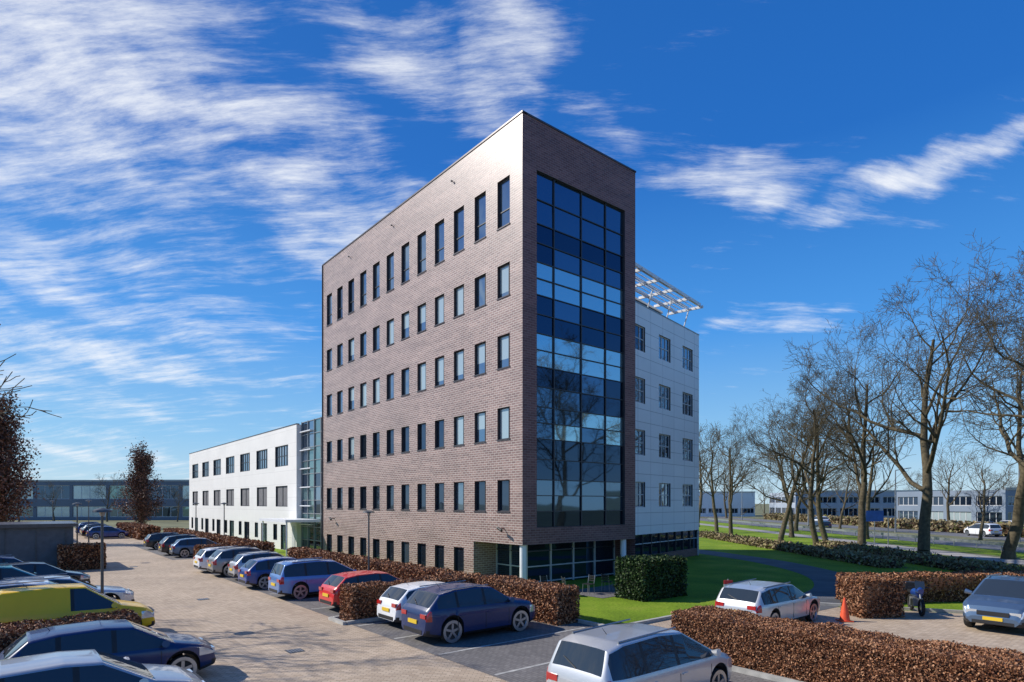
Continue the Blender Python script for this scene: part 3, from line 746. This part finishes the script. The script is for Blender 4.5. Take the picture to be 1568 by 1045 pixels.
        for xw in (xr, xf):
            yo = sg*(hw-.012); yi = sg*(hw-.22)
            prof = [(yi, r*.6), (yi, r*.97), (yi+sg*.03, r), (yo-sg*.03, r), (yo, r*.95), (yo, r*.70), (yo-sg*.03, r*.66), (yo-sg*.05, .0)]
            k = 22; vv = []; ff = []; mm = []
            for (y, rr) in prof:
                for t in range(k):
                    a = 2*math.pi*t/k; vv.append((xw+rr*math.cos(a), y, r+rr*math.sin(a)))
            for q in range(len(prof)-1):
                for t in range(k):
                    f = (q*k+t, q*k+(t+1)%k, (q+1)*k+(t+1)%k, (q+1)*k+t)
                    ff.append(f if sg < 0 else f[::-1]); mm.append(M_tyre if q < 4 else (M_rim if q == 4 or q == 5 else M_black))
            mb.mesh(vv, ff, mm, True)
            for t in range(5):
                a = 2*math.pi*t/5+.3; dx, dz = math.cos(a), math.sin(a)
                px_, pz_ = -dz, dx
                o = Vector((xw-px_*.035, yo-sg*.045, r-pz_*.035))
                mb.box(o, (dx*r*.66, 0, dz*r*.66), (px_*.07, 0, pz_*.07), (0, sg*.035, 0), M_rim)
            mb.cyl((xw, yo-sg*.05, r), (xw, yo-sg*.005, r), .06, .05, M_rim, 10)
    mb.cyl((-h*.55, 0, K['H']-.03), (-h*.62, 0, K['H']+.14), .008, .004, M_black, 5)
    ob = mb.build('car_'+kind+'_'+col); me = ob.data
    bpy.data.objects.remove(ob)
    me.set_sharp_from_angle(angle=math.radians(38))
    CARM[(kind, col)] = me
    return me
def car(kind, col, pos, head, s=1., jit=True):
    o = bpy.data.objects.new('parked_'+kind, car_mesh(kind, col)); scene.collection.objects.link(o)
    a = math.atan2(head.y, head.x)+(random.uniform(-.025,.025) if jit else 0)
    o.location = (pos[0], pos[1], .012); o.rotation_euler = (0, 0, a); o.scale = (s, s, s)
    return o
car('suv', 'dblue', P(1.0,-3.5), V)
car('hatchback', 'white', P(3.55,-3.3), V, .95)
car('hatchback', 'red', P(7.9,-3.6), V, .98)
car('minivan', 'lblue', P(12.3,-4.0), V)
car('hatchback', 'blue', P(16.6,-4.3), V)
car('suv', 'lgrey', P(20.3,-3.9), V, .93)
car('suv', 'grey', P(23.0,-4.2), V)
car('station_wagon', 'white', P(25.8,-4.2), V)
car('hatchback', 'steel', P(38.4,-3.6), V)
car('suv', 'black', P(41.2,-3.8), V)
car('station_wagon', 'black', P(49,-3.6), V)
car('minivan', 'silver', Vector((2.85,13.0,0)), V, 1.0)
car('station_wagon', 'silver', Vector((9.2,21.7,0)), V)
car('suv', 'steel', Vector((17.5,21.3,0)), -V, 1.02)
car('hatchback', 'lgrey', P(-1.6,-14.3), V)
car('hatchback', 'dblue', P(1.6,-13.4), V)
car('van', 'yellow', P(8.0,-13.7), V, .97)
car('minivan', 'white', P(10.8,-14.6), V)
car('station_wagon', 'silver', P(13.6,-13.8), V)
car('minivan', 'teal', P(18.2,-15.6), V)
car('hatchback', 'black', P(21.2,-14.4), V)
car('suv', 'dblue', P(24,-15.5), V)
for i, c_ in enumerate(('blue','black','grey','white','blue','steel')): car(('hatchback','station_wagon','suv')[i%3], c_, P(72+3.0*i,-6.5), V)
for i, c_ in enumerate(('white','blue','grey')): car(('hatchback','suv','minivan')[i%3], c_, P(92,-14-3*i), U)
for x, y, c_, k_ in ((60.4,78,'white','minivan'),(59.6,62,'grey','hatchback'),(48.6,96,'black','station_wagon'),(60.8,120,'white','suv'),(72,92,'blue','hatchback'),(76,92,'white','suv'),(80,92,'grey','hatchback'),(84,92,'silver','minivan')):
    car(k_, c_, Vector((x, y, 0)), Vector((0.02, 1, 0)) if x < 65 else Vector((0,-1,0)))

# ------------------------------------------------------------ street furniture
def lamp(x, y, H=4.0, name='street_lamp'):
    mb = MB(); mb.cyl((x,y,0), (x,y,.8), .075, .07, M_pole, 12); mb.cyl((x,y,.8), (x,y,H-.15), .05, .04, M_pole, 10)
    mb.cyl((x,y,H-.15), (x,y,H-.02), .06, .10, M_steelg, 12); mb.cyl((x,y,H-.02), (x,y,H+.05), .30, .28, M_pole, 18); mb.cyl((x,y,H+.05), (x,y,H+.13), .28, .05, M_pole, 18)
    mb.build(name)
lamp(-13.9, 20.6, 4.0); lamp(*up(13.8,-.9), 3.8); lamp(-25.4, 53.6, 4.2); lamp(-32.1, 61.7, 4.2); lamp(-31.5, 44, 4.2); lamp(-46, 66, 4.5); lamp(-62, 82, 4.5)
def road_lamp(x, y, H=9):
    mb = MB(); mb.cyl((x,y,0), (x,y,H), .13, .07, M_steelg, 10); mb.cyl((x,y,H), (x+1.6,y,H+.25), .06, .05, M_steelg, 8)
    mb.box((x+1.4,y-.15,H+.2), (.8,0,.08), (0,.3,0), (0,0,.13), M_steelg); mb.build('road_lighting_mast')
for y in (50, 66, 88, 115, 150): road_lamp(54+(y-10)*.02, y)
mb = MB(); cx, cy = 12.05, 22.0; k=1.1
mb.abox(cx-.22, cx+.22, cy-.22, cy+.22, .012, .05, M_orange); mb.cyl((cx,cy,.05), (cx,cy,.30*k), .18, .13, M_orange, 16); mb.cyl((cx,cy,.301*k), (cx,cy,.45*k), .132, .10, M_orange, 16); mb.cyl((cx,cy,.451*k), (cx,cy,.78*k), .10, .03, M_orange, 16)
mb.build('traffic_cone')
mb = MB(); sx, sy = 9.35, 26.3
mb.cyl((sx,sy,0), (sx,sy,1.0), .03, .03, M_steelg, 8); mb.abox(sx-.19, sx+.19, sy-.06, sy-.03, .42, .78, M_signw); mb.abox(sx-.19, sx+.19, sy-.065, sy-.028, .785, .95, M_signr); mb.abox(sx-.15, sx+.15, sy-.068, sy-.061, .55, .65, M_signb)
mb.build('small_parking_sign')
mb = MB(); sx, sy = 37, 62
mb.cyl((sx,sy,0), (sx,sy,3.4), .05, .05, M_steelg, 8); mb.abox(sx-.9, sx+.9, sy-.07, sy-.05, 2.4, 3.5, M_signb); mb.cyl((sx+1.4,sy,0), (sx+1.4,sy,3.4), .05, .05, M_steelg, 8); mb.build('road_sign')
def chair(x, y, a):
    mb = MB()
    for dx in (-.2,.2):
        for dy in (-.2,.2): mb.cyl((dx,dy,0), (dx*.9,dy*.9,.45), .014, .014, M_steelg, 6)
        mb.cyl((dx*.9,.19,.45), (dx*.9,.27,.88), .014, .014, M_steelg, 6)
    mb.abox(-.21,.21,-.2,.2,.45,.475,M_black)
    for z in (.58,.68,.78): mb.box((-.19,.2+(z-.45)*.18,z), (.38,0,0), (0,.02,0), (0,0,.06), M_black)
    o = mb.build('terrace_chair'); o.location = (x,y,.02); o.rotation_euler = (0,0,a)
chair(1.6,28.2,.5); chair(2.6,28.0,1.9); chair(3.6,28.6,-.8); chair(4.6,29.4,2.6)
mb = MB()
for x in (-.68,.68):
    k = 20
    for i in range(k):
        a, b_ = 2*math.pi*i/k, 2*math.pi*(i+1)/k
        mb.cyl((x+.27*math.cos(a),0,.33+.27*math.sin(a)), (x+.27*math.cos(b_),0,.33+.27*math.sin(b_)), .06, .06, M_tyre, 6, False)
    mb.cyl((x,-.03,.33), (x,.03,.33), .10, .10, M_rim, 10)
    for i in range(5): mb.cyl((x,0,.33), (x+.25*math.cos(i*1.257),0,.33+.25*math.sin(i*1.257)), .015, .015, M_rim, 5)
mb.cyl((.68,0,.33), (.42,0,1.0), .035, .03, M_steelg, 8); mb.cyl((.40,-.36,1.05), (.40,.36,1.05), .018, .018, M_black, 8)
mb.cyl((-.68,0,.33), (-.1,0,.42), .04, .06, M_black, 8); mb.box((-.25,-.16,.30), (.5,0,0), (0,.32,0), (0,0,.32), M_steelg)
mb.cyl((.40,0,.80), (-.10,0,.80), .13, .17, PAINT['blue'], 12); mb.box((-.75,-.13,.76), (.7,0,0), (0,.26,0), (.0,0,.10), M_black)
mb.cyl((.42,0,.95), (.60,0,.92), .15, .10, PAINT['blue'], 12); mb.box((.50,-.16,1.0), (-.12,0,.28), (0,.32,0), (.02,0,.01), M_cglass)
mb.box((-1.0,-.2,.82), (.36,0,0), (0,.4,0), (0,0,.3), M_black)
o = mb.build('motorcycle'); o.location = (15.7,23.6,.01); o.rotation_euler = (0,math.radians(0),-1.9)

# ------------------------------------------------------------ light, sky
sun_az = Vector((-1, .12, 0)).normalized(); el = math.radians(38)
d = -(sun_az*math.cos(el)+Z*math.sin(el))
sl = bpy.data.lights.new('sun', 'SUN'); sl.energy = 5.0; sl.angle = math.radians(.5); sl.color = (1, .95, .87)
so = bpy.data.objects.new('sun', sl); scene.collection.objects.link(so); so.rotation_euler = d.to_track_quat('-Z', 'Y').to_euler()
wd = bpy.data.worlds.new('World'); scene.world = wd; wd.use_nodes = True
nt = wd.node_tree; bg = nt.nodes['Background']; bg.inputs['Strength'].default_value = .14
sky = nt.nodes.new('ShaderNodeTexSky'); sky.sky_type = 'NISHITA'; sky.sun_disc = False
sky.sun_elevation = el; sky.sun_rotation = math.atan2(sun_az.x, sun_az.y); sky.air_density = 1.0; sky.dust_density = .3; sky.ozone_density = 2.0
def mth(op, a, b=None, c=None, clamp=False):
    n = nt.nodes.new('ShaderNodeMath'); n.operation = op; n.use_clamp = clamp
    for i, x in enumerate((a, b, c)):
        if x is None: continue
        if isinstance(x, (int, float)): n.inputs[i].default_value = x
        else: nt.links.new(x, n.inputs[i])
    return n.outputs[0]
def vmath(op, a, b, c=None):
    n = nt.nodes.new('ShaderNodeVectorMath'); n.operation = op
    for i, x in enumerate((a, b, c)):
        if x is None: continue
        if isinstance(x, (tuple, Vector)): n.inputs[i].default_value = tuple(x)
        else: nt.links.new(x, n.inputs[i])
    return n
tc = nt.nodes.new('ShaderNodeTexCoord'); sp = nt.nodes.new('ShaderNodeSeparateXYZ'); nt.links.new(tc.outputs['Generated'], sp.inputs[0])
gr = ramp(nt, mth('MAXIMUM', sp.outputs[2], 0.), [(0, (.50,.71,.85)), (.10, (.25,.55,.88)), (.26, (.055,.32,.84)), (.48, (.006,.15,.58)), (1, (.003,.08,.36))])
gs = vmath('MULTIPLY', gr, (7.1,7.1,7.1))
m1 = nt.nodes.new('ShaderNodeMix'); m1.data_type = 'RGBA'; m1.inputs['Factor'].default_value = .88
nt.links.new(sky.outputs[0], m1.inputs['A']); nt.links.new(gs.outputs[0], m1.inputs['B'])
zz = mth('ADD', mth('MAXIMUM', sp.outputs[2], 0.), .22)
cb = nt.nodes.new('ShaderNodeCombineXYZ'); nt.links.new(mth('DIVIDE', sp.outputs[0], zz), cb.inputs[0]); nt.links.new(mth('DIVIDE', sp.outputs[1], zz), cb.inputs[1])
def noise(vec, scale, det, rough=.5, col=False):
    n = nt.nodes.new('ShaderNodeTexNoise'); n.inputs['Scale'].default_value = scale; n.inputs['Detail'].default_value = det; n.inputs['Roughness'].default_value = rough
    nt.links.new(vec, n.inputs['Vector']); return n.outputs['Color' if col else 'Fac']
wcol = noise(cb.outputs[0], 1.2, 2, .5, True)
warp = vmath('MULTIPLY_ADD', wcol, (.26,.26,0), cb.outputs[0])
def mapped(vec, rot, sc):
    mp = nt.nodes.new('ShaderNodeMapping'); mp.inputs['Rotation'].default_value = (0,0,math.radians(rot)); mp.inputs['Scale'].default_value = sc; nt.links.new(vec, mp.inputs['Vector']); return mp.outputs[0]
streak = noise(mapped(warp.outputs[0], 42, (.8, 4.6, 1)), 3.0, 7, .70)
streak2 = noise(mapped(warp.outputs[0], -5, (1.2, 3.2, 1)), 4.0, 6, .72)
patch = noise(warp.outputs[0], 3.2, 3, .6)
dj = vmath('ADD', tc.outputs['Generated'], vmath('MULTIPLY', vmath('SUBTRACT', noise(tc.outputs['Generated'], 6.0, 3, .6, True), (.5,.5,.5)).outputs[0], (.20,.20,.14)).outputs[0])
def dirp(px, py): return Vector(((px-784)/930, 1, (770-py)/930)).normalized()
masks = None
# cirrus banks: centre direction, half-length, half-width (radians), roll (deg, + = rising to the right), weight
for px_, py_, ha, hb, rot, wt in ((430,255,.28,.11,-16,.95),(530,380,.20,.045,-14,.95),(110,150,.30,.20,-20,.85),(-60,40,.30,.26,0,1.1),(785,95,.17,.08,75,1.0),(640,60,.26,.06,-8,.8),
                                  (60,435,.16,.035,-10,1.0),(190,545,.13,.04,-8,1.05),(20,580,.14,.035,0,.9),(60,670,.2,.02,-8,.8),(1130,275,.13,.035,-8,1.0),(1420,255,.17,.022,8,1.0),
                                  (1150,508,.15,.03,-4,.72),(930,185,.12,.05,-40,.6),(-600,200,.6,.4,0,.9)):
    c0 = dirp(px_, py_); e1 = Vector((c0.y, -c0.x, 0)).normalized(); e2 = c0.cross(e1)*-1
    if e2.z < 0: e2 = -e2
    a_ = math.radians(rot); t1 = e1*math.cos(a_)+e2*math.sin(a_); t2 = -e1*math.sin(a_)+e2*math.cos(a_)
    x1 = vmath('DOT_PRODUCT', dj.outputs[0], t1/ha).outputs['Value']; x2 = vmath('DOT_PRODUCT', dj.outputs[0], t2/hb).outputs['Value']; x3 = vmath('DOT_PRODUCT', dj.outputs[0], c0).outputs['Value']
    q = mth('ADD', mth('MULTIPLY', x1, x1), mth('MULTIPLY', x2, x2))
    mk = mth('MULTIPLY', mth('MULTIPLY', mth('POWER', 2.718, mth('MULTIPLY', q, -.8)), wt), mth('GREATER_THAN', x3, 0))
    masks = mk if masks is None else mth('MAXIMUM', masks, mk)
s_ = mth('ADD', mth('MULTIPLY', streak, .62), mth('MULTIPLY', streak2, .38))
s2 = mth('ADD', mth('MULTIPLY', mth('SUBTRACT', s_, .5), 1.5), .5)
dens = mth('ADD', mth('ADD', s2, mth('MULTIPLY', mth('SUBTRACT', patch, .5), .6)), mth('MULTIPLY', mth('SUBTRACT', masks, .66), .42))
cr = nt.nodes.new('ShaderNodeMapRange'); cr.interpolation_type = 'SMOOTHSTEP'; nt.links.new(dens, cr.inputs[0]); cr.inputs[1].default_value = .36; cr.inputs[2].default_value = .95; cr.inputs[4].default_value = .97
mx = nt.nodes.new('ShaderNodeMix'); mx.data_type = 'RGBA'; nt.links.new(cr.outputs[0], mx.inputs['Factor']); nt.links.new(m1.outputs['Result'], mx.inputs['A']); mx.inputs['B'].default_value = (6.8,7.0,7.3,1)
nt.links.new(mx.outputs['Result'], bg.inputs['Color'])

# ------------------------------------------------------------ camera
cd = bpy.data.cameras.new('camera'); cam = bpy.data.objects.new('camera', cd); scene.collection.objects.link(cam)
cam.location = (0, 0, CH); cam.rotation_euler = (math.radians(90), 0, 0)
cd.sensor_width = 36; cd.lens = 36*930/1568; cd.shift_y = .158; cd.clip_end = 5000; cd.clip_start = .1
scene.camera = cam
